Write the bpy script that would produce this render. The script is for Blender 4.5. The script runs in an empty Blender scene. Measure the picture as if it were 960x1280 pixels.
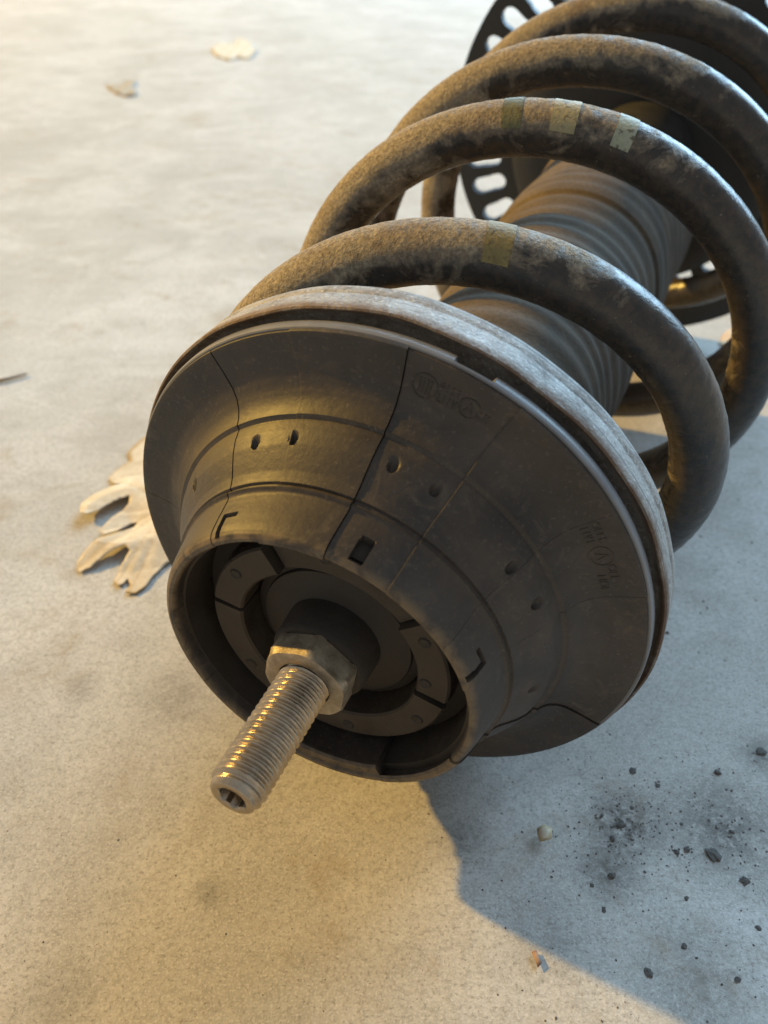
import bpy, bmesh, math, random
from mathutils import Vector, Matrix, noise
C = bpy.context.scene.collection
rnd = random.Random(7)
PI = math.pi
MM = 0.001

# ------------------------------------------------------------------ camera
H = 0.2391369620                      # height of the phone above the concrete
PITCH = math.radians(35.5)
cam_d = bpy.data.cameras.new('camera')
cam = bpy.data.objects.new('camera', cam_d); C.objects.link(cam)
cam.location = (0, 0, H)
cam.rotation_euler = (PI / 2 - PITCH, 0, 0)
cam_d.sensor_fit = 'VERTICAL'; cam_d.sensor_height = 36; cam_d.sensor_width = 27
F_PX = 1087.6
cam_d.lens = 36 * F_PX / 1280
cam_d.clip_start = 0.01; cam_d.clip_end = 100
cam_d.dof.use_dof = True; cam_d.dof.focus_distance = 0.235; cam_d.dof.aperture_fstop = 14
bpy.context.scene.camera = cam

# ------------------------------------------------------------------ light
world = bpy.data.worlds.new('World'); bpy.context.scene.world = world
world.use_nodes = True
bg = world.node_tree.nodes['Background']
bg.inputs['Color'].default_value = (0.94, 0.98, 1.0, 1); bg.inputs['Strength'].default_value = 0.34

def lamp(name, kind, loc, target, energy, color, **kw):
    d = bpy.data.lights.new(name, kind); d.energy = energy; d.color = color
    for k, v in kw.items(): setattr(d, k, v)
    o = bpy.data.objects.new(name, d); C.objects.link(o); o.location = loc
    o.rotation_euler = (Vector(target) - Vector(loc)).to_track_quat('-Z', 'Y').to_euler()
    return o
az, el, dist = math.radians(153.6), math.radians(29.6), 9.0
lamp('ceiling_bulb', 'POINT', (dist * math.cos(az) * math.cos(el), 0.19 + dist * math.sin(az) * math.cos(el), 0.08 + dist * math.sin(el)),
     (0, .2, 0), 5000, (1.0, 0.61, 0.13), shadow_soft_size=0.10)
lamp('open_garage_door', 'AREA', (3.1, 5.0, 3.0), (0.0, 0.1, 0.1), 960, (0.47, 0.745, 1.0), shape='RECTANGLE', size=6.8, size_y=4.0)
vs = bpy.context.scene.view_settings
vs.view_transform = 'Standard'; vs.look = 'None'; vs.gamma = 1; vs.use_curve_mapping = False; vs.exposure = 0.0

# ------------------------------------------------------------------ helpers
def px(u, v, z=0.0):
    """point where the photograph's pixel (960x1280) meets the level z"""
    x, y, w = (u - 480) / F_PX, (v - 640) / F_PX, 1.0
    d = Vector((x, -y * math.sin(PITCH) + math.cos(PITCH), -y * math.cos(PITCH) - math.sin(PITCH)))
    return Vector((0, 0, H)) + d * ((z - H) / d.z)

def link(name, me, mat=None, parent=None, smooth=True):
    o = bpy.data.objects.new(name, me); C.objects.link(o)
    if mat: me.materials.append(mat)
    if smooth:
        me.polygons.foreach_set('use_smooth', [True] * len(me.polygons))
    if parent: o.parent = parent
    return o

def from_bm(name, bm, mat, parent=None, smooth=True, sharp=None):
    bmesh.ops.recalc_face_normals(bm, faces=bm.faces)
    me = bpy.data.meshes.new(name); bm.to_mesh(me); bm.free()
    o = link(name, me, mat, parent, smooth)
    if sharp: me.set_sharp_from_angle(angle=math.radians(sharp))
    return o

def tag(o, label, cat, group=None, kind=None):
    o['label'] = label; o['category'] = cat
    if group: o['group'] = group
    if kind: o['kind'] = kind
    return o

# strut frame: X = right, Y = along the strut away from the camera, Z = up; millimetres from the flange centre
OFF = Vector((0, -12.5, 81.0))          # flange centre seen from the strut's base point
def L(x, y, z): return (Vector((x, y, z)) + OFF) * MM
def cyl(r, th, y): return L(r * math.sin(th), y, r * math.cos(th))

def lathe(name, prof, mat, parent, n=160, closed=False, sharp=40, fn=None):
    bm = bmesh.new(); rows = []
    for (r, y) in prof:
        if r < 1e-6:
            rows.append([bm.verts.new(L(0, y, 0))])
        else:
            row = []
            for i in range(n):
                th = 2 * PI * i / n
                rr, yy = (r, y) if fn is None else fn(r, y, th)
                row.append(bm.verts.new(cyl(rr, th, yy)))
            rows.append(row)
    pairs = list(zip(rows[:-1], rows[1:]))
    if closed: pairs.append((rows[-1], rows[0]))
    for a, b in pairs:
        for i in range(n):
            j = (i + 1) % n
            if len(a) == 1 and len(b) == 1: continue
            if len(a) == 1: bm.faces.new((a[0], b[j], b[i]))
            elif len(b) == 1: bm.faces.new((a[i], a[j], b[0]))
            else: bm.faces.new((a[i], a[j], b[j], b[i]))
    return from_bm(name, bm, mat, parent, True, sharp)

def resample(prof, step):
    out = [prof[0]]
    for (a, b) in zip(prof[:-1], prof[1:]):
        d = math.hypot(b[0] - a[0], b[1] - a[1]); k = max(1, int(math.ceil(d / step)))
        for i in range(1, k + 1):
            t = i / k; out.append((a[0] + (b[0] - a[0]) * t, a[1] + (b[1] - a[1]) * t))
    return out

# ------------------------------------------------------------------ materials
class NT:
    def __init__(s, name):
        s.m = bpy.data.materials.new(name); s.m.use_nodes = True
        s.t = s.m.node_tree; s.b = s.t.nodes['Principled BSDF']
        s.tc = s.t.nodes.new('ShaderNodeTexCoord')
    def n(s, typ, **kw):
        o = s.t.nodes.new(typ)
        for k, v in kw.items(): setattr(o, k, v)
        return o
    def put(s, sock, v):
        if isinstance(v, bpy.types.NodeSocket): s.t.links.new(v, sock)
        else: sock.default_value = v
    def noise(s, scale, detail=4, rough=.55, dist=0, vec=None, out='Fac'):
        o = s.n('ShaderNodeTexNoise'); o.inputs['Scale'].default_value = scale; o.inputs['Detail'].default_value = detail
        o.inputs['Roughness'].default_value = rough; o.inputs['Distortion'].default_value = dist
        s.t.links.new(vec or s.tc.outputs['Object'], o.inputs['Vector']); return o.outputs[out]
    def voro(s, scale, vec=None, feature='F1', out='Distance', rand=1):
        o = s.n('ShaderNodeTexVoronoi', feature=feature); o.inputs['Scale'].default_value = scale
        o.inputs['Randomness'].default_value = rand
        s.t.links.new(vec or s.tc.outputs['Object'], o.inputs['Vector']); return o.outputs[out]
    def ramp(s, v, a, b, lo=0., hi=1.):
        o = s.n('ShaderNodeMapRange', clamp=True); s.put(o.inputs['Value'], v)
        for k, x in zip(('From Min', 'From Max', 'To Min', 'To Max'), (a, b, lo, hi)): s.put(o.inputs[k], x)
        return o.outputs['Result']
    def math(s, op, a, b=0., c=0.):
        o = s.n('ShaderNodeMath', operation=op); s.put(o.inputs[0], a); s.put(o.inputs[1], b); s.put(o.inputs[2], c)
        return o.outputs[0]
    def mix(s, f, a, b, typ='MIX'):
        o = s.n('ShaderNodeMix', data_type='RGBA', blend_type=typ)
        s.put(o.inputs[0], f)
        for k, v in ((6, a), (7, b)):
            s.put(o.inputs[k], v if isinstance(v, bpy.types.NodeSocket) else (*v, 1) if len(v) == 3 else v)
        return o.outputs[2]
    def scale(s, x, y, z, vec=None):
        o = s.n('ShaderNodeMapping'); o.inputs['Scale'].default_value = (x, y, z)
        s.t.links.new(vec or s.tc.outputs['Object'], o.inputs['Vector']); return o.outputs[0]
    def sep(s, vec=None):
        o = s.n('ShaderNodeSeparateXYZ'); s.t.links.new(vec or s.tc.outputs['Object'], o.inputs[0]); return o.outputs
    def bump(s, h, dist, strength=1.0, prev=None):
        o = s.n('ShaderNodeBump'); s.put(o.inputs['Strength'], strength); o.inputs['Distance'].default_value = dist
        s.put(o.inputs['Height'], h)
        if prev: s.t.links.new(prev, o.inputs['Normal'])
        return o.outputs[0]
    def done(s, color, rough, metal=0., normal=None, spec=.5):
        s.put(s.b.inputs['Base Color'], color if isinstance(color, bpy.types.NodeSocket) else (*color, 1))
        s.put(s.b.inputs['Roughness'], rough); s.put(s.b.inputs['Metallic'], metal); s.put(s.b.inputs['Specular IOR Level'], spec)
        if normal: s.t.links.new(normal, s.b.inputs['Normal'])
        return s.m

def m_concrete():
    k = NT('concrete')
    big = k.noise(6, 5, .6, .5); mid = k.noise(30, 6, .65, .5); mid2 = k.noise(75, 5, .65, .3); fine = k.noise(430, 4, .7); grit = k.noise(1300, 3, .6)
    c = k.mix(k.ramp(big, .36, .66), (.40, .385, .355), (.54, .525, .50))
    c = k.mix(k.ramp(mid, .46, .70, 0, .6), c, (.37, .355, .325))
    c = k.mix(k.ramp(k.noise(11, 6, .7, 1.0), .50, .62, 0, .5), c, (.60, .585, .56))      # pale worn patches
    c = k.mix(k.ramp(mid2, .50, .72, 0, .45), c, (.33, .31, .28))
    c = k.mix(k.ramp(fine, .45, .62, 0, .50), c, (.29, .275, .25))
    c = k.mix(k.ramp(grit, .50, .66, 0, .55), c, (.66, .64, .61))
    c = k.mix(k.ramp(k.noise(880, 3, .6), .56, .66, 0, .55), c, (.20, .185, .165))
    # small irregular dark grains
    wob = k.mix(.012, k.tc.outputs['Object'], k.noise(260, 3, .6, out='Color'))
    v = k.voro(150, wob); keep = k.noise(60, 4, .7)
    pit = k.math('MULTIPLY', k.ramp(v, .07, .22, 1, 0), k.ramp(keep, .54, .66))
    c = k.mix(k.math('MULTIPLY', pit, .55), c, (.14, .125, .11))
    # faint brown stains
    st = k.math('MULTIPLY', k.ramp(k.noise(13, 6, .75, 1.2), .53, .68), k.ramp(mid2, .35, .6))
    c = k.mix(k.math('MULTIPLY', st, .55), c, (.33, .26, .175))
    # soot like smears where dirt fell off the strut
    for (u, w, rad, amt) in ((778, 1030, .017, 1.0), (905, 1035, .026, .8), (760, 1090, .013, .8), (880, 1225, .022, .45), (575, 1050, .012, .5), (955, 945, .012, .7), (690, 1180, .018, .35), (265, 1115, .007, .5), (100, 860, .010, .35), (220, 870, .02, .35), (70, 1250, .014, .35)):
        p = px(u, w); d = k.n('ShaderNodeVectorMath', operation='DISTANCE'); k.put(d.inputs[0], k.tc.outputs['Object']); d.inputs[1].default_value = (p.x, p.y - 3, 0)
        f = k.math('MULTIPLY', k.ramp(d.outputs['Value'], 0, rad, 1, 0), k.ramp(k.noise(240, 5, .75, .6), .30, .54))
        c = k.mix(k.math('MULTIPLY', f, amt), c, (.075, .068, .06))
    n = k.bump(fine, .0004, .22)
    n = k.bump(mid2, .0016, .16, n)
    n = k.bump(grit, .0002, .5, n)
    return k.done(c, k.ramp(mid, .3, .7, .75, .95), 0, n, .08)

def m_rubber():
    k = NT('black_moulded_plastic')
    a = k.noise(45, 5, .65, .5); b = k.noise(420, 4, .6); s = k.noise(130, 4, .7, 1.2)
    c = k.mix(k.ramp(a, .35, .7), (.034, .029, .026), (.074, .060, .050))
    c = k.mix(k.ramp(s, .55, .75, 0, .55), c, (.115, .090, .066))
    c = k.mix(k.ramp(k.noise(18, 3, .6), .58, .72, 0, .35), c, (.07, .042, .028))
    oi = k.n('ShaderNodeObjectInfo').outputs['Random']
    hs = k.n('ShaderNodeHueSaturation'); k.put(hs.inputs['Value'], k.ramp(oi, 0, 1, .8, 1.2)); k.put(hs.inputs['Color'], c); c = hs.outputs[0]
    scr = k.math('MULTIPLY', k.ramp(k.noise(70, 4, .7, 2.5, k.scale(1, .25, 2.2)), .60, .66), k.ramp(k.noise(38, 3, .6), .48, .6))
    c = k.mix(k.math('MULTIPLY', scr, .4), c, (.13, .105, .08))
    x, y, z = k.sep()
    wear = k.math('MULTIPLY', k.ramp(y, -.0474, -.0490), k.ramp(s, .36, .56))
    c = k.mix(k.math('MULTIPLY', wear, .7), c, (.20, .145, .085))
    c = k.mix(k.ramp(k.noise(900, 2, .5), .62, .72, 0, .5), c, (.12, .10, .08))
    n = k.bump(b, .0003, .5)
    return k.done(c, k.ramp(a, .3, .75, .46, .64), 0, n, .45)

def m_flat(name, col, rough, metal=0., bump=0., bs=400, var=.25, spec=.5):
    k = NT(name); a = k.noise(bs * .2, 5, .6, .4)
    c = k.mix(k.ramp(a, .3, .7), tuple(x * (1 - var) for x in col), tuple(min(1, x * (1 + var)) for x in col))
    n = k.bump(k.noise(bs, 4, .6), .0004, bump) if bump else None
    return k.done(c, k.ramp(a, .3, .7, rough * .85, min(1, rough * 1.15)), metal, n, spec)

def m_spring():
    k = NT('spring_paint_with_road_dirt')
    a = k.noise(60, 6, .68, .8); b = k.noise(900, 4, .65); g = k.noise(260, 5, .7, .5)
    x, y, z = k.sep()
    # dust and rust grit, heavier on the faces that look up and to the left
    nx, ny, nz = k.sep(k.n('ShaderNodeNewGeometry').outputs['Normal'])
    up = k.ramp(k.math('SUBTRACT', nz, k.math('MULTIPLY', nx, .75)), .05, .85)
    left = k.ramp(x, .070, -.03)
    d = k.math('ADD', k.math('MULTIPLY', up, .5), k.math('MULTIPLY', left, .42))
    d = k.ramp(k.math('ADD', d, k.math('MULTIPLY', k.math('SUBTRACT', a, .5), 1.7)), .34, .68)
    d = k.math('MULTIPLY', d, k.ramp(z, .015, .075))  # less dirt low down, painted dark where the warm lamp would catch it
    d = k.math('MULTIPLY', d, k.ramp(g, .30, .56, .45, 1))
    base = k.mix(k.ramp(a, .4, .7), (.024, .023, .023), (.052, .043, .036))
    base = k.mix(k.ramp(g, .42, .66, 0, .6), base, (.085, .060, .042))
    dirt = k.mix(k.ramp(b, .35, .65), (.22, .175, .118), (.50, .42, .305))
    dirt = k.mix(k.ramp(k.noise(35, 4, .6), .52, .68, 0, .6), dirt, (.15, .085, .05))
    c = k.mix(d, base, dirt)
    c = k.mix(k.ramp(k.noise(700, 2, .5), .70, .76, 0, .35), c, (.30, .25, .18))
    n = k.bump(k.noise(330, 5, .75, .8), .0025, k.ramp(d, 0, 1, 0, .6)); n = k.bump(g, .0016, k.ramp(d, 0, 1, .12, .8), n); n = k.bump(b, .0008, k.ramp(d, 0, 1, .15, .9), n)
    return k.done(c, k.math('ADD', k.ramp(d, 0, 1, .27, .85), 0.), 0, n, .5)

def m_seat_metal():
    k = NT('worn_galvanised_steel')
    str_ = k.noise(60, 5, .7, 0, k.scale(3, 26, 3)); a = k.noise(85, 5, .7, .5); b = k.noise(1100, 3, .6)
    c = k.mix(k.ramp(str_, .35, .65), (.26, .245, .225), (.36, .345, .325))
    c = k.mix(k.ramp(a, .48, .66, 0, .75), c, (.15, .13, .115))
    c = k.mix(k.ramp(k.noise(420, 5, .75), .52, .66, 0, .7), c, (.12, .105, .095))
    c = k.mix(k.ramp(b, .56, .66, 0, .7), c, (.50, .485, .465))
    ln = k.math('MULTIPLY', k.ramp(k.noise(120, 3, .6, 0, k.scale(.12, 8, .12)), .55, .62), k.ramp(k.sep()[0], -.01, .06))
    c = k.mix(k.math('MULTIPLY', ln, .75), c, (.06, .055, .05))
    x, y, z = k.sep()
    rust = k.math('MULTIPLY', k.ramp(y, -.0030, -.0052), k.ramp(a, .30, .5))
    c = k.mix(k.math('MULTIPLY', rust, .8), c, (.13, .075, .042))
    n = k.bump(b, .0005, .5); n = k.bump(a, .0012, .35, n)
    return k.done(c, k.ramp(a, .3, .7, .55, .8), .25, n)

def m_rod():
    k = NT('bright_threaded_steel'); a = k.noise(150, 4, .6)
    c = k.mix(k.ramp(a, .35, .7), (.34, .28, .21), (.54, .47, .38))
    return k.done(c, k.ramp(a, .3, .7, .22, .38), .9, k.bump(k.noise(1500, 2), .0002, .3))

def m_nut():
    k = NT('yellow_zinc_nut'); a = k.noise(220, 5, .65, .4)
    c = k.mix(k.ramp(a, .35, .65), (.26, .215, .155), (.46, .395, .30))
    return k.done(c, k.ramp(a, .3, .7, .42, .62), .5, k.bump(k.noise(900, 3), .0004, .4))

def m_paint(name, col):
    k = NT(name); a = k.noise(170, 5, .7, .6); b = k.noise(800, 3, .6)
    c = k.mix(k.ramp(a, .30, .60), tuple(x * .6 for x in col), col)
    c = k.mix(k.ramp(k.math('ADD', a, k.math('MULTIPLY', k.math('SUBTRACT', b, .5), .5)), .54, .66, 0, .8), c, (.07, .052, .034))
    return k.done(c, .6, 0, k.bump(b, .0006, .6), .4)

def m_boot():
    k = NT('dusty_boot_painted_lit_side'); a = k.noise(60, 5, .65, .5); b = k.noise(700, 4, .6)
    x, y, z = k.sep()
    d = k.ramp(k.math('ADD', k.math('ADD', k.ramp(x, .045, -.035, 0, .6), k.ramp(z, .06, .13, 0, .3)), k.math('MULTIPLY', k.math('SUBTRACT', a, .5), 1.2)), .1, .85)  # dust tan weighted left and upward, painting in the lit side
    c = k.mix(d, (.050, .040, .030), k.mix(k.ramp(b, .3, .7), (.10, .072, .044), (.17, .125, .078)))
    return k.done(c, .8, 0, k.bump(b, .0006, .4), .3)

def m_leaf(name, c1, c2, c3):
    k = NT(name); a = k.noise(90, 5, .6, .3); 
    c = k.mix(k.ramp(a, .35, .65), c1, c2)
    c = k.mix(k.math('MULTIPLY', k.n('ShaderNodeAttribute', attribute_name='vein').outputs['Fac'], .6), c, c3)
    at = k.n('ShaderNodeAttribute', attribute_name='edge').outputs['Fac']
    c = k.mix(k.ramp(k.noise(330, 5, .7, 1.0), .52, .70, 0, .4), c, c3)
    c = k.mix(k.ramp(k.math('ADD', at, k.math('MULTIPLY', a, .3)), .75, 1.0), c, c3)
    m = k.done(c, .7, 0, k.bump(k.noise(420, 4), .0006, .5), .3)
    k.b.inputs['Subsurface Weight'].default_value = 0.0
    return m

CONC = m_concrete(); RUB = m_rubber(); SPR = m_spring(); SEAT = m_seat_metal(); ROD = m_rod(); NUT = m_nut(); BOOT = m_boot()
LIP = m_flat('black_lip_painted_sheen', (.17, .17, .18), .38, 0, .15, 300, .2)  # black lip lifted to grey, painting the sky's sheen into its base colour
CORE = m_flat('dark_rubber_core', (.034, .027, .021), .7, 0, .4)
BRKT = m_flat('dusty_inner_plate', (.048, .037, .027), .7, 0, .5, 500, .4)
PLATE = m_flat('black_painted_plate', (.028, .027, .026), .6, 0, .3)
DIRT = m_flat('dark_dirt', (.085, .076, .068), .9, 0, .8, 900, .4)

# ------------------------------------------------------------------ floor
bm = bmesh.new()
bmesh.ops.create_grid(bm, x_segments=2, y_segments=2, size=6.0)
fl = from_bm('concrete_floor', bm, CONC, None, False); fl.location = (0, 3, 0); fl['kind'] = 'structure'

# ------------------------------------------------------------------ the strut
AX = Vector((0.40433517, 0.91020138, 0.08970245)); UPV = Vector((-0.03641666, -0.08197777, 0.99596861)); RT = AX.cross(UPV).normalized()
ORIG = Vector((-3.44697535, 191.76825028, 79.5521768)) * MM
R3 = Matrix((RT, AX, UPV)).transposed()
strut = bpy.data.objects.new('coil_over_strut', None); C.objects.link(strut)
strut.location = ORIG - R3 @ (OFF * MM); strut.rotation_euler = R3.to_euler()
tag(strut, 'dirty car suspension strut with coil spring lying on the concrete floor', 'suspension strut')

# --- moulded mount: segments with seams, dimples, slots -------------------
OUTER = [(73.5, 1.5), (76.2, 1.5), (76.9, 1.4), (77.2, 1.2), (77.2, .5), (77.0, .05), (76.4, -.1), (71, -.5), (66.5, -1.1), (63.6, -2.2), (61.4, -3.8), (59.9, -5.6), (59.2, -6.8),
         (58.9, -7.5), (58.2, -7.7), (57.6, -7.9), (57.4, -8.6), (56.4, -11.2), (54.6, -14.2), (52.4, -17.0), (50.4, -19.4), (49.3, -21.2), (49.0, -22.0), (48.2, -22.2),
         (47.9, -22.7), (48.6, -23.1), (48.7, -23.8), (47.8, -24.2), (47.4, -24.8), (46.9, -27.0), (46.2, -30.5), (45.4, -33.8), (44.9, -35.2), (44.2, -36.3), (43.2, -36.9), (42.2, -36.8), (41.7, -36.2)]
INNER_TAIL = [(41.3, -34.0), (40.6, -26), (39.5, -15)]
BACK = [(37.5, -15), (41, -20), (44.6, -24), (50, -16), (55.5, -7), (62, 0), (73.5, .8)]
DIMPLES = [(-54, -14.5), (-25, -13), (-12.6, -13), (14.8, -13), (26.6, -13), (54, -14), (67, -13), (98, -15), (150, -13), (190, -13), (230, -13)]
def seg_disp(thd, r, y):
    """inward displacement in mm (dimples, slots and the small rectangular window)"""
    d = 0.0
    if -22 < y < -8:
        for (t, yy) in DIMPLES:
            da = math.radians(thd - t) * r; q = math.hypot(da / 1.45, (y - yy) / 1.75)
            if q < 1: d = max(d, 2.0 * (1 - q * q))
    if y < -26 and r > 44.0:
        da = math.radians(thd - 18.6) * r
        if abs(da) < 1.7 and -35.4 < y < -29.0: d = max(d, 3.2)
        for t0, sg in ((-30.0, 1), (70.0, -1), (150., -1)):
            da = math.radians(thd - t0) * r * sg
            if abs(da) < .75 and y < -30.2: d = max(d, 2.2)           # slit up from the rim ...
            if -.75 < da < 4.2 and -31.2 < y < -29.9: d = max(d, 2.2)  # ... with its hooked end
    return d
SEG = [(-83, -33, 0.0), (-33, -13.5, -.12), (-13.5, 9.5, .26), (9.5, 31, -.22), (31, 75, -.05), (75, 116, -.35), (116, 156, .15), (156, 203, 0), (203, 240, .1), (240, 277, 0)]
PROF = []
GAPS = {-33: .14, -13.5: .10, 31: .10, 9.5: .12, 75: .18, 116: .16, -83: .08}
for a, b in zip(OUTER[:-1], OUTER[1:]):
    st = .42 if (b[1] < -7.5) else 1.2
    PROF += resample([a, b], st)[:-1]
PROF.append(OUTER[-1])
def offset_prof(prof, dn):
    out = []
    for i, (r, y) in enumerate(prof):
        a = prof[max(0, i - 1)]; b = prof[min(len(prof) - 1, i + 1)]
        tx, ty = b[0] - a[0], b[1] - a[1]; l = math.hypot(tx, ty) or 1
        out.append((r + dn * -ty / l * 1.0, y + dn * tx / l))         # outward normal of the walk rim -> front
    return out
mount_core = lathe('mount_core', [(r - 1.9, y + 1.9) for (r, y) in OUTER[4:-4:1]] + [(40.5, -33), (39, -15), (36, -13), (36, -10), (60, 4.6), (72, 5.2)], CORE, strut, 180, True)
for (t0, t1, dn) in SEG:
    g0, g1 = GAPS.get(t0, .05), GAPS.get(t1, .05)
    n = max(6, int((t1 - t0) / .36)); bm = bmesh.new(); rows = []
    op = offset_prof(PROF, dn)
    tail = list(INNER_TAIL)
    if t0 == 116: tail = [(43.0, -35.2), (42.8, -28), (40.5, -15)]
    if t0 == 156: tail = [(38.9, -36.3), (38.2, -35.6), (38.4, -30), (38.8, -15)]
    ring = op + tail + BACK
    for i in range(n + 1):
        row = []
        for j, (r, y) in enumerate(ring):
            ga, gb = math.degrees(g0 / max(r, 30)), math.degrees(g1 / max(r, 30)); th = t0 + ga + (t1 - t0 - ga - gb) * i / n
            rr = r
            if j < len(op):
                lim = 0 if (i in (0, n)) else 1
                rr = r - lim * seg_disp(th, r, y)
            row.append(bm.verts.new(cyl(rr, math.radians(th), y)))
        rows.append(row)
    m = len(ring)
    for a, b in zip(rows[:-1], rows[1:]):
        for j in range(m):
            bm.faces.new((a[j], a[(j + 1) % m], b[(j + 1) % m], b[j]))
    bm.faces.new(rows[0]); bm.faces.new(list(reversed(rows[-1])))
    from_bm('mount_segment', bm, RUB, strut, True, 38)

def lip_fn(r, y, th):
    d = math.degrees(th) % 360
    if y > 1.9 and 17.6 < d < 24.2: return r - 3.0, y
    return r - .12 * math.sin(5 * th + .6), y + .18 * math.sin(3 * th)
lathe('flange_lip', [(74, 1.7), (77.4, .75), (77.75, .95), (77.95, 1.6), (78.0, 2.0), (78.05, 3.6), (77.8, 4.1), (77.2, 4.3), (74, 4.3)], LIP, strut, 480, True, 40, lip_fn)

def ridge(t, wdeg_mm, hgt):
    bm = bmesh.new(); rows = []
    for (r, y), (r2, y2) in zip(PROF[6:-4], offset_prof(PROF, hgt)[6:-4]):
        a = wdeg_mm / r; th = math.radians(t)
        rows.append([bm.verts.new(cyl(r, th - a, y)), bm.verts.new(cyl(r2, th - a * .4, y2)), bm.verts.new(cyl(r2, th + a * .4, y2)), bm.verts.new(cyl(r, th + a, y))])
    for a, b in zip(rows[:-1], rows[1:]):
        for j in range(4): bm.faces.new((a[j], a[(j + 1) % 4], b[(j + 1) % 4], b[j]))
    bm.faces.new(rows[0]); bm.faces.new(list(reversed(rows[-1])))
    return from_bm('seam_ridge', bm, RUB, strut, True, 40)
ridge(31, .36, .14)
ridge(56, .22, .06)
ridge(-13.5, .22, .05)

# --- inside of the cup ----------------------------------------------------
lathe('cup_floor', [(39.6, -19.5), (39.4, -21.4), (35.0, -22.0), (34.5, -21.4), (25, -16.4), (24.4, -21.0), (20, -22.5), (13.0, -22.8)], CORE, strut, 120)
def block(t0, t1, r0, r1, y0, y1, name, mat, parent):
    bm = bmesh.new(); n = max(4, int((t1 - t0) / 4)); rows = []
    for i in range(n + 1):
        th = math.radians(t0 + (t1 - t0) * i / n)
        rows.append([bm.verts.new(cyl(r, th, y)) for (r, y) in ((r0, y0), (r0, y1 + .6), (r0 + .6, y1), (r1 - .6, y1), (r1, y1 + .6), (r1, y0))])
    for a, b in zip(rows[:-1], rows[1:]):
        for j in range(6): bm.faces.new((a[j], a[(j + 1) % 6], b[(j + 1) % 6], b[j]))
    bm.faces.new(rows[0]); bm.faces.new(list(reversed(rows[-1])))
    return from_bm(name, bm, mat, parent, True, 35)
def stud(t, r, y, rad, parent):
    bm = bmesh.new(); th = math.radians(t); cx, cz = r * math.sin(th), r * math.cos(th); rings = []
    for (q, yy) in ((rad, y + 1), (rad, y - .15), (rad * .8, y - .4), (rad * .45, y - .1)):
        rings.append([bm.verts.new(L(cx + q * math.cos(2 * PI * i / 20), yy, cz + q * math.sin(2 * PI * i / 20))) for i in range(20)])
    for a, b in zip(rings[:-1], rings[1:]):
        for i in range(20): bm.faces.new((a[i], a[(i + 1) % 20], b[(i + 1) % 20], b[i]))
    bm.faces.new(rings[-1]); return from_bm('rivet', bm, CORE, parent, True, 35)
for t0, t1, yt, studs in ((-78, -27, -29, (-53,)), (-24, 52, -26.6, (2,)), (54, 103, -28.4, (64, 94)), (106, 200, -29, (124, 172)), (203, 279, -29, (236,))):
    pad = block(t0, t1, 25.4, 34.4, -16, yt, 'inner_pad', BRKT, strut)
    for t in studs: stud(t, 30.8 if t != 94 else 27.8, yt, 1.7, pad)
lathe('bushing', [(23, -19.0), (21.5, -22.8), (15.6, -23.4), (13.6, -24.4), (13.2, -33.4), (12.4, -34.6), (7, -34.8)], CORE, strut, 96)

# --- nut and threaded rod -------------------------------------------------
bm = bmesh.new(); rings = []
HEXR = 12.6; rot = math.radians(12)
def hexpt(th, k):
    a = (th - rot) % (PI / 3) - PI / 6
    return HEXR * math.cos(PI / 6) / math.cos(a) * k
NN = 72
for (y, kind) in ((-30, 'b'), (-34.5, 'b'), (-34.7, 'h0'), (-35.2, 'h'), (-40.6, 'h'), (-41.6, 'c'), (-42.0, 'f'), (-41.6, 'i')):
    row = []
    for i in range(NN):
        th = 2 * PI * i / NN; h = hexpt(th, 1)
        r = {'b': 8.0, 'h0': min(h, 11.6), 'h': h, 'c': min(h, 11.1 + .2), 'f': 9.8, 'i': 7.2}[kind]
        yy = y
        if kind == 'h' and y < -35: yy = y + max(0, h - 11.0) * .6
        row.append(bm.verts.new(cyl(r, th, yy)))
    rings.append(row)
for a, b in zip(rings[:-1], rings[1:]):
    for i in range(NN): bm.faces.new((a[i], a[(i + 1) % NN], b[(i + 1) % NN], b[i]))
from_bm('hex_nut', bm, NUT, strut, True, 28)

bm = bmesh.new(); N = 48; PITCH_T = 1.95; rows = []
y0, y1 = -20.0, -75.4; nst = int((y0 - y1) / PITCH_T * 10)
for k in range(nst + 1):
    y = y0 + (y1 - y0) * k / nst; row = []
    for i in range(N):
        th = 2 * PI * i / N
        ph = (y / PITCH_T - th / (2 * PI)) % 1.0
        tri = abs(ph * 2 - 1); tri = min(1, max(0, (tri - .10) / .72))
        fade = min(1, max(0, (y - y1) / 1.6))
        row.append(bm.verts.new(cyl(7.0 - 1.05 * tri - (1 - fade) * (.9 - 0.6 * tri), th, y)))
    rows.append(row)
for (r, y) in ((5.7, -76.3), (5.3, -76.6), (3.9, -76.6), (3.6, -76.2), (3.5, -71), (0.01, -70)):
    rows.append([bm.verts.new(cyl(r if not (r in (3.6, 3.5)) else r / max(math.cos(((2 * PI * i / N) % (PI / 3)) - PI / 6), .8) * .92, 2 * PI * i / N, y)) for i in range(N)])
for a, b in zip(rows[:-1], rows[1:]):
    for i in range(N): bm.faces.new((a[i], a[(i + 1) % N], b[(i + 1) % N], b[i]))
from_bm('threaded_rod', bm, ROD, strut, True, 50)

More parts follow.
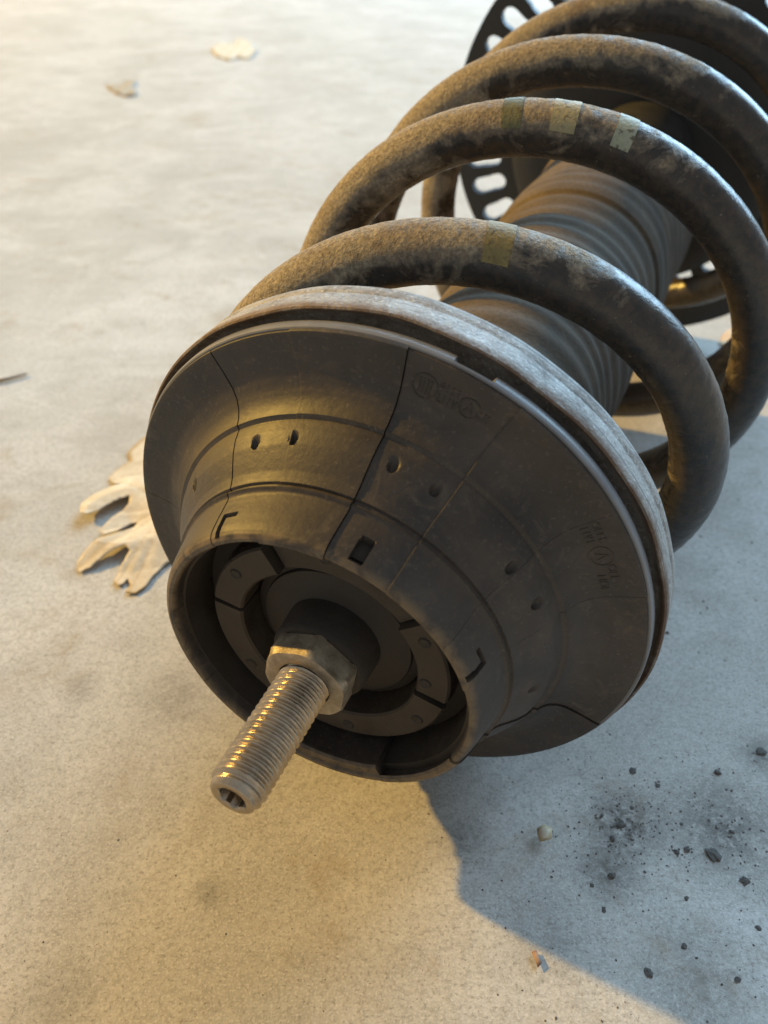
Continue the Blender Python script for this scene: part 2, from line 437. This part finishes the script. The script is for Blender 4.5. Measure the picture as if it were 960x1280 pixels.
# --- spring seat pan ------------------------------------------------------
def seat_fn(r, y, th):
    w = .25 * math.sin(7 * th + 1) + .15 * math.sin(19 * th)
    return r + w * .5, y + (w if y < 8 else 0)
spring_seat = lathe('spring_seat', [(60, 10.0), (74.0, 9.6), (77.4, 9.0), (78.6, 8.0), (79.3, 6.6), (79.9, 6.2), (80.4, 6.5), (80.6, 7.4), (80.55, 9.5), (80.4, 13.6), (80.2, 14.1), (80.15, 14.4), (80.35, 14.9),
      (80.4, 17.5), (80.0, 18.8), (78.9, 19.3), (77.5, 19.1), (76.8, 18), (70, 19.5), (44, 19.5), (42, 18)], SEAT, strut, 240, False, 40, seat_fn)

# --- coil spring ----------------------------------------------------------
WR = 8.66
def coil_c(th):
    R = 71.312 + 1.889 * th - .064 * th * th
    y = 50.748 + 14.84 * th - .617 * th * th + .026 * th ** 3 - 3.404 * math.cos(th) + 1.282 * math.sin(th)
    ox, oz = 3.009 + .188 * th, 6.828 + .083 * th
    return Vector((ox + R * math.sin(th), max(y, 28.2), oz + R * math.cos(th)))
def tube_along(th0, th1, step, rad, arc=None, nseg=28, wob=0.0, thick=None):
    bm = bmesh.new(); n = max(2, int((th1 - th0) / step)); rows = []
    for k in range(n + 1):
        th = th0 + (th1 - th0) * k / n
        c = coil_c(th); t = (coil_c(th + .01) - coil_c(th - .01)).normalized()
        out = Vector((math.sin(th), 0, math.cos(th))); out = (out - t * out.dot(t)).normalized(); b = t.cross(out)
        row = []
        a0, a1 = arc if arc else (0, 2 * PI)
        m = nseg if not arc else nseg + 1
        for i in range(m):
            a = a0 + (a1 - a0) * i / nseg
            p = c + (out * math.cos(a) + b * math.sin(a)) * rad
            if wob:
                g = noise.noise(p * .45) * .9 + noise.noise(p * 1.3) * .7
                p += (p - c).normalized() * (wob * g)
            row.append(bm.verts.new(L(*p)))
        if arc and thick:
            for i in reversed(range(m)):
                a = a0 + (a1 - a0) * i / nseg
                row.append(bm.verts.new(L(*(c + (out * math.cos(a) + b * math.sin(a)) * (rad - thick)))))
        rows.append(row)
    m = len(rows[0])
    for a, b in zip(rows[:-1], rows[1:]):
        for j in range(m): bm.faces.new((a[j], a[(j + 1) % m], b[(j + 1) % m], b[j]))
    bm.faces.new(rows[0]); bm.faces.new(list(reversed(rows[-1])))
    return bm
coil = from_bm('coil_spring', tube_along(-4.5, 22.9, .016, WR, nseg=44, wob=.16), SPR, strut, True, 50)
def band(th0, th1, col, name, lab, a0=-2.0, a1=1.3):
    o = from_bm('paint_band', tube_along(th0, th1, .02, WR + .2, (a0, a1), 22, wob=.16, thick=.5), m_paint(name, col), coil, True, 50)
    o['label'] = lab; return o
T2 = 2 * PI
band(T2 + .075, T2 + .165, (.40, .35, .20), 'cream_paint', 'cream paint band on the second turn')
band(T2 + .30, T2 + .37, (.40, .43, .33), 'pale_green_paint', 'pale green paint band on the second turn')
band(T2 - .10, T2 - .03, (.15, .15, .075), 'dull_green_paint', 'dull green paint smear on the second turn')
band(.145, .235, (.27, .215, .085), 'yellow_paint', 'yellow paint band on the first turn')

# --- boot, damper, lower plate --------------------------------------------
prof = []
y = 19.0
while y < 300:
    ph = ((y + 1.6 * math.sin(y * .11)) % 11.0) / 11.0
    prof.append((38.0 + (.42 if y < 205 else .22) * math.sin(ph * 2 * PI) + (1.4 * min(1, max(0, (y - 206) / 2)))+ .5 * math.sin(y * .09), y)); y += .65
lathe('dust_boot', prof, BOOT, strut, 96, False, 60, lambda r, y, th: (r + 2.6 * math.sin(th) + .4 * math.sin(3 * th + y * .05) + 13 * max(0, -math.cos(th + .25)) ** 2, y + .8 * math.sin(2 * th + y * .07)))  # bulging underside added to stop warm light reaching the floor beyond
lathe('damper_tube', [(30, 298), (30, 470), (0, 470)], PLATE, strut, 64)

def lower_plate():
    bm = bmesh.new(); yf, yb = 384.0, 389.0; cx, cz = 1.6, 4.5; RO = 118.5
    cut = [(t, 89 if not (125 < t < 180) else 79, 111.5 if not (125 < t < 180) else 89, 4.9) for t in
           [-119.5, -109.5, -100.3, -91, -82, -72.6, -63.5, -54, -44.6, -35, -25, -15, -5, 5, 15, 25, 35, 45, 55, 65, 75, 85, 95, 105, 115, 131.6, 143.5, 155, 166.5, 178, 189, 200, 211, 222, 232]]
    # radial-angular grid, slots are left open and given walls
    NA = 1440; rad = [26, 60, 76] + [79 + i * .55 for i in range(61)] + [113.5, 116.5, 118.5]
    def inside(thd, r):
        for (t, r0, r1, w) in cut:
            d = (thd - t + 180) % 360 - 180; da = math.radians(d) * r
            if abs(da) < w and r0 < r < r1:
                if r > r1 - w and math.hypot(da, r - (r1 - w)) > w: continue
                if r < r0 + w and math.hypot(da, r - (r0 + w)) > w: continue
                return True
        return False
    vf, vb = {}, {}
    def V(d, i, j, y):
        if (i, j) not in d:
            th = 2 * PI * i / NA
            d[(i, j)] = bm.verts.new(L(cx + rad[j] * math.sin(th), y + (2.0 if False else 0), cz + rad[j] * math.cos(th)))
        return d[(i, j)]
    nj = len(rad) - 1
    solid = [[not inside((i + .5) * 360 / NA, (rad[j] + rad[j + 1]) / 2) for j in range(nj)] for i in range(NA)]
    for i in range(NA):
        i2 = (i + 1) % NA
        for j in range(nj):
            if not solid[i][j]: continue
            bm.faces.new((V(vf, i, j, yf), V(vf, i2, j, yf), V(vf, i2, j + 1, yf), V(vf, i, j + 1, yf)))
            bm.faces.new((V(vb, i, j, yb), V(vb, i, j + 1, yb), V(vb, i2, j + 1, yb), V(vb, i2, j, yb)))
            if j == nj - 1 or not solid[i][j + 1]:
                bm.faces.new((V(vf, i, j + 1, yf), V(vf, i2, j + 1, yf), V(vb, i2, j + 1, yb), V(vb, i, j + 1, yb)))
            if j == 0 or not solid[i][j - 1]:
                bm.faces.new((V(vf, i2, j, yf), V(vf, i, j, yf), V(vb, i, j, yb), V(vb, i2, j, yb)))
            if not solid[i2][j]:
                bm.faces.new((V(vf, i2, j, yf), V(vf, i2, j + 1, yf), V(vb, i2, j + 1, yb), V(vb, i2, j, yb)))
            if not solid[i - 1][j]:
                bm.faces.new((V(vf, i, j + 1, yf), V(vf, i, j, yf), V(vb, i, j, yb), V(vb, i, j + 1, yb)))
    return bm
plate = from_bm('slotted_plate', lower_plate(), PLATE, strut, False)
lathe('spring_pan', [(26, 383.5), (30, 378), (60, 377), (74, 378), (78, 380), (76, 383.5)], PLATE, strut, 96)

# --- raised moulded markings on the face of the mount ---------------------
def face_y(r):
    for (a, b) in zip(OUTER[5:-1], OUTER[6:]):
        if b[0] <= r <= a[0]: return a[1] + (b[1] - a[1]) * (a[0] - r) / (a[0] - b[0] + 1e-9)
    return 0
def stroke(bm, pts, t0, r0, w, dn, hgt=.16, spin=0):
    """a raised bar following local (right, outward) points round the marking's centre"""
    th0 = math.radians(t0); cs, sn = math.cos(spin), math.sin(spin)
    def P(q, side, h):
        x, z = q; x, z = x * cs - z * sn, x * sn + z * cs
        r = r0 + z; th = th0 + x / r0
        return cyl(r, th, face_y(min(77, max(60, r))) - dn - h)
    for (a, b) in zip(pts[:-1], pts[1:]):
        dx, dz = b[0] - a[0], b[1] - a[1]; l = math.hypot(dx, dz) or 1; nx, nz = -dz / l * w, dx / l * w
        v = [bm.verts.new(P((p[0] + s * nx, p[1] + s * nz), s, h)) for h in (-.6, hgt) for p, s in ((a, 1), (b, 1), (b, -1), (a, -1))]
        for f in ((0, 1, 2, 3), (4, 5, 6, 7), (0, 1, 5, 4), (1, 2, 6, 5), (2, 3, 7, 6), (3, 0, 4, 7)): bm.faces.new([v[i] for i in f])
def circle(r, n=20, cx=0, cz=0): return [(cx + r * math.cos(2 * PI * i / n), cz + r * math.sin(2 * PI * i / n)) for i in range(n + 1)]
def bars(bm, t, r, dn, x0, z0, seq, h, pitch=1.35):
    for i, ch in enumerate(seq):
        x = x0 + i * pitch
        shp = {'I': [(x, z0), (x, z0 + h)], 'L': [(x, z0 + h), (x, z0), (x + .8, z0)], 'V': [(x - .45, z0 + h), (x, z0), (x + .45, z0 + h)],
               'O': circle(h * .48, 10, x, z0 + h / 2), '4': [(x + .3, z0), (x + .3, z0 + h), (x - .5, z0 + h * .35), (x + .6, z0 + h * .35)], ' ': None}[ch]
        if shp: stroke(bm, shp, t, r, .16, dn)
dnL, dnR = -.22, -.05
bm = bmesh.new()
stroke(bm, circle(3.1), 14.0, 69.8, .22, dnL)
for x in (-1.4, -.5, .5, 1.4): stroke(bm, [(x, -1.9), (x, 1.9)], 14.0, 69.8, .18, dnL)
bars(bm, 18.6, 70.0, dnL, -1.8, .7, '4III', 2.0); bars(bm, 18.6, 70.0, dnL, -1.8, -2.4, 'LIIV', 2.0)
stroke(bm, circle(2.5), 23.4, 69.8, .2, dnL); stroke(bm, [(-.9, -1.2), (0, 1.4), (.9, -1.2)], 23.4, 69.8, .18, dnL)
bars(bm, 26.6, 69.8, dnL, -.9, -1.2, 'III', 2.2, 1.0)
from_bm('moulded_marking', bm, RUB, strut, False)
bm = bmesh.new()
bars(bm, 58.5, 69.5, dnR, -2, .8, 'OIIL', 2.0); bars(bm, 58.5, 69.5, dnR, -2, -2.2, 'IIVI', 2.0)
stroke(bm, circle(2.8), 64.2, 69.2, .2, dnR); stroke(bm, [(-1, -1.4), (0, 1.6), (1, -1.4)], 64.2, 69.2, .18, dnR)
bars(bm, 68.6, 69.2, dnR, -1.4, .4, 'OLI', 2.0); bars(bm, 70.6, 69.2, dnR, -1.8, -2.6, 'IIOI', 2.0)
from_bm('moulded_marking', bm, RUB, strut, False)

# ------------------------------------------------------------------ leaves
def leaf(name, outline, hfun, mat, label, cat='leaf', group=None, sub=3.0, vein=None):
    """outline in photo pixels; laid on the floor, triangulated finely and given thickness and curl"""
    pts = [px(u, v) for (u, v) in outline]
    cen = sum(pts, Vector()) / len(pts)
    bm = bmesh.new()
    vs = [bm.verts.new(p - cen) for p in pts]
    bmesh.ops.triangle_fill(bm, use_beauty=True, use_dissolve=False, edges=[bm.edges.new((vs[i], vs[(i + 1) % len(vs)])) for i in range(len(vs))], normal=(0, 0, 1))
    for _ in range(4):
        es = [e for e in bm.edges if e.calc_length() > sub * MM]
        if not es: break
        bmesh.ops.subdivide_edges(bm, edges=es, cuts=1)
        bmesh.ops.triangulate(bm, faces=bm.faces)
    lay = bm.verts.layers.float.new('edge'); vl = bm.verts.layers.float.new('vein')
    bnd = [v.co.copy() for v in bm.verts if v.is_boundary]
    for v in bm.verts:
        dmin = min(((v.co.x - b.x) ** 2 + (v.co.y - b.y) ** 2) ** .5 for b in bnd)
        e = 1 - min(1, dmin / .006); v[lay] = e * min(1, max(0, ((v.co.x ** 2 + v.co.y ** 2) ** .5) / (.75 * max(q.length for q in bnd))))
        if vein:
            dv = 1
            for a, b in vein:
                ab = b - a; p = Vector((v.co.x, v.co.y, 0)); t = max(0, min(1, (p - a).dot(ab) / ab.length_squared)); dv = min(dv, (p - a - ab * t).length)
            v[vl] = max(0, 1 - dv / .0007)
        v.co.z = hfun(v.co.x, v.co.y, dmin)
    o = from_bm(name, bm, mat, None, True); o.location = cen
    md = o.modifiers.new('thickness', 'SOLIDIFY'); md.thickness = .0002; md.offset = 1
    return tag(o, label, cat, group)
Z2 = lambda x, y: (80 + x / 5.333, 540 + y / 5.333)
oak = [Z2(*q) for q in [(560, 30), (480, 95), (425, 150), (445, 205), (385, 240), (330, 285), (300, 325), (345, 372), (395, 368), (300, 415), (200, 465), (125, 530), (118, 590), (165, 602), (260, 556), (380, 490), (450, 478), (440, 520), (400, 555),
       (325, 605), (285, 660), (242, 705), (285, 735), (360, 700), (450, 632), (500, 628), (470, 672), (340, 730), (240, 775), (155, 830), (92, 900), (105, 950), (175, 928), (240, 892), (330, 838), (420, 812), (450, 838), (420, 872), (380, 930), (335, 1010), (365, 1042), (405, 1022), (428, 992), (448, 1040), (408, 1085),
       (480, 1090), (545, 1045), (600, 970), (690, 890), (800, 820), (900, 700), (860, 560), (760, 430), (700, 250), (640, 120)]]
jr = random.Random(3); fine_ = []
for p, q in zip(oak, oak[1:] + oak[:1]):
    fine_.append(p); m = max(1, int(math.hypot(q[0] - p[0], q[1] - p[1]) / 4))
    for i in range(1, m): fine_.append((p[0] + (q[0] - p[0]) * i / m + jr.uniform(-.55, .55), p[1] + (q[1] - p[1]) * i / m + jr.uniform(-.55, .55)))
oak = fine_
oc = sum((px(*q) for q in oak), Vector()) / len(oak)
VEINS = [(px(*Z2(720, 540)) - oc, px(*Z2(*q)) - oc) for q in [(530, 70), (315, 325), (130, 575), (265, 705), (110, 920), (350, 1020), (440, 1078)]]
def oak_h(x, y, d):
    p = Vector((x, y, 0)); best = 1
    for a, b in VEINS:
        ab = b - a; t = max(0, min(1, (p - a).dot(ab) / ab.length_squared)); best = min(best, (p - a - ab * t).length)
    r = p.length
    return max(.0010, .0012 + .0036 * min(1, r / .022) + .0005 * min(1, best / .0035) - .0020 * max(0, r - .022) / .008)
OAK = m_leaf('dry_oak_leaf', (.55, .46, .33), (.70, .61, .47), (.40, .28, .13))
leaf('oak_leaf', oak, oak_h, OAK, 'pale dry lobed oak leaf lying beside the left of the strut mount', sub=1.3, vein=VEINS)
flat = lambda x, y, d: .0008 + .0015 * math.sin(x * 160 + 1) ** 2 + .001 * math.cos(y * 200) ** 2
low = lambda x, y, d: .0004 + .0008 * math.sin(x * 160 + 1) ** 2
BLF = m_leaf('bleached_leaf', (.52, .45, .33), (.62, .55, .43), (.45, .36, .22))
BRN = m_leaf('brown_leaf', (.34, .28, .20), (.44, .38, .29), (.28, .22, .15))
TAN = m_leaf('tan_leaf', (.48, .30, .13), (.58, .40, .20), (.36, .22, .09))
leaf('dry_leaf', [(264, 62), (276, 55), (292, 57), (298, 48), (312, 53), (321, 64), (312, 75), (298, 73), (288, 77), (270, 71)], flat, BLF, 'pale bleached curled leaf near the top edge of the floor')
leaf('dry_leaf', [(131, 106), (146, 109), (158, 101), (171, 103), (167, 112), (172, 120), (158, 122), (144, 117)], flat, BRN, 'small brown curled leaf scrap on the upper left floor')
leaf('leaf_scrap', [(762, 500), (780, 498), (798, 505), (796, 514), (778, 512)], low, TAN, 'tan leaf scrap under the spring right behind the metal seat')
leaf('leaf_scrap', [(898, 432), (903, 420), (918, 409), (921, 418), (910, 433)], low, TAN, 'tan leaf scrap between spring turns near the black slotted plate')
leaf('leaf_scrap', [(670, 1042), (678, 1037), (689, 1044), (688, 1056), (674, 1058), (671, 1050)], flat, BLF, 'pale flake on the shaded floor in front of the mount')
leaf('leaf_scrap', [(664, 1192), (670, 1190), (677, 1206), (672, 1212)], low, m_leaf('red_scrap', (.30, .20, .15), (.38, .26, .20), (.25, .15, .11)), 'reddish flake at the edge of the shadow by the bottom')

# twig at the left edge
def twig(pts, rad, label):
    bm = bmesh.new(); P = [px(u, v, .0016) for (u, v) in pts]; c0 = P[0].copy(); rows = []
    for k, p in enumerate(P):
        t = (P[min(k + 1, len(P) - 1)] - P[max(k - 1, 0)]).normalized(); s = t.cross(Vector((0, 0, 1))).normalized(); w = s.cross(t)
        q = rad * (1 - .5 * k / len(P))
        rows.append([bm.verts.new(p - c0 + (s * math.cos(a) + w * math.sin(a)) * q) for a in [2 * PI * i / 8 for i in range(8)]])
    for a, b in zip(rows[:-1], rows[1:]):
        for i in range(8): bm.faces.new((a[i], a[(i + 1) % 8], b[(i + 1) % 8], b[i]))
    bm.faces.new(rows[0]); bm.faces.new(rows[-1])
    o = from_bm('twig', bm, m_flat('twig_bark', (.16, .11, .07), .8, 0, .5), None, True); o.location = c0
    return tag(o, label, 'twig')
twig([(-6, 477), (8, 474), (20, 471), (34, 467)], .0011, 'thin brown twig at the left edge of the floor')

# ------------------------------------------------------------------ dirt
def crumb_bm(size, seed):
    r = random.Random(seed); bm = bmesh.new(); bmesh.ops.create_icosphere(bm, subdivisions=2, radius=1)
    ax = Vector((r.uniform(.7, 1.3), r.uniform(.6, 1.0), r.uniform(.16, .32)))
    for v in bm.verts:
        k = 1 + r.uniform(-.28, .28); v.co = Vector((v.co.x * ax.x * k, v.co.y * ax.y * k, v.co.z * ax.z * k)) * size
    zmin = min(v.co.z for v in bm.verts)
    for v in bm.verts: v.co.z -= zmin + size * .12
    bmesh.ops.rotate(bm, verts=bm.verts, cent=(0, 0, 0), matrix=Matrix.Rotation(r.uniform(0, 6), 3, 'Z'))
    return bm
GR = 'dark dirt crumbs scattered on the concrete'
big = [(892, 1069, 15, 'largest dark dirt crumb on the shaded floor at the lower right'), (897, 966, 9, 'dark oval dirt crumb right of the mount, level with its bottom'),
       (791, 964, 8, 'dark dirt crumb just below the right of the flange'), (931, 1101, 11, 'dark grey dirt lump near the right edge below the largest crumb'),
       (846, 1065, 9, 'left one of two dark crumbs lying side by side'), (859, 1062, 7, 'right one of two dark crumbs lying side by side'),
       (811, 1216, 9, 'dark dirt crumb nearest the bottom edge on the shaded floor'), (922, 1225, 9, 'dark crumb in the lower right corner'),
       (952, 940, 13, 'dark elongated dirt flake cut by the right edge'), (855, 1183, 8, 'dark crumb above the lower right corner'),
       (834, 791, 5, 'tiny dark speck touching the right edge of the metal seat')]
for i, (u, v, s, lab) in enumerate(big):
    p = px(u, v); o = from_bm('dirt_crumb', crumb_bm(s * .5 * p.length and s * .5 * (p - Vector((0, 0, H))).length / F_PX, i), DIRT, None, False)
    o.location = p; tag(o, lab, 'dirt crumb', GR)
for i, (u, v, s, lab) in enumerate([(822, 982, 7, 'small crumb below right of the flange, between two bigger dark crumbs'), (858, 1123, 7, 'small crumb straight below the side by side pair of crumbs'),
        (755, 1137, 8, 'small crumb below left of the flat dark chip on the shaded floor'), (740, 1107, 7, 'small crumb just left of the flat dark chip on the shaded floor'),
        (765, 1095, 10, 'flat dark chip below the black dirt patch on the shaded floor'), (948, 1160, 8, 'small crumb at the right edge below the dark grey lump'),
        (776, 1032, 10, 'larger crumb in the middle of the black dirt patch'), (766, 1048, 9, 'crumb at the bottom of the black dirt patch'),
        (752, 1020, 7, 'crumb at the left of the black dirt patch'), (852, 1030, 6, 'small lone crumb above the side by side pair of crumbs'),
        (915, 1040, 7, 'small crumb just above right of the largest crumb'), (790, 1010, 6, 'crumb at the top right of the black dirt patch')]):
    p = px(u, v); o = from_bm('dirt_crumb', crumb_bm(s * .45 * (p - Vector((0, 0, H))).length / F_PX, 40 + i), DIRT, None, False)
    o.location = p; tag(o, lab, 'dirt crumb', GR)
bm = bmesh.new()
def speck(u, v, s):
    p = px(u, v); s = s * .5 * (p - Vector((0, 0, H))).length / F_PX
    m = Matrix.Translation(p + Vector((0, 0, s * .2))) @ Matrix.Rotation(rnd.uniform(0, 6), 4, 'Z') @ Matrix.Diagonal((s * rnd.uniform(.7, 1.4), s * rnd.uniform(.6, 1), s * .3, 1))
    bmesh.ops.create_icosphere(bm, subdivisions=1, radius=1, matrix=m)
for _ in range(210): speck(rnd.gauss(775, 34), rnd.gauss(1035, 34), rnd.uniform(1.0, 3.2))
for _ in range(150): speck(rnd.gauss(905, 50), rnd.gauss(1035, 45), rnd.uniform(1.0, 3.2))
for _ in range(110): speck(rnd.uniform(620, 980), rnd.uniform(940, 1290), rnd.choice((1.0, 1.3, 1.6, 2.2, 3.2)))
for _ in range(45): speck(rnd.uniform(0, 620), rnd.uniform(1000, 1290), rnd.choice((1.0, 1.2, 1.5, 2.4)))
for _ in range(40): speck(rnd.uniform(860, 980), rnd.uniform(600, 940), rnd.uniform(1.3, 3.4))
sp = from_bm('dirt_specks', bm, DIRT, None, False); sp['kind'] = 'stuff'
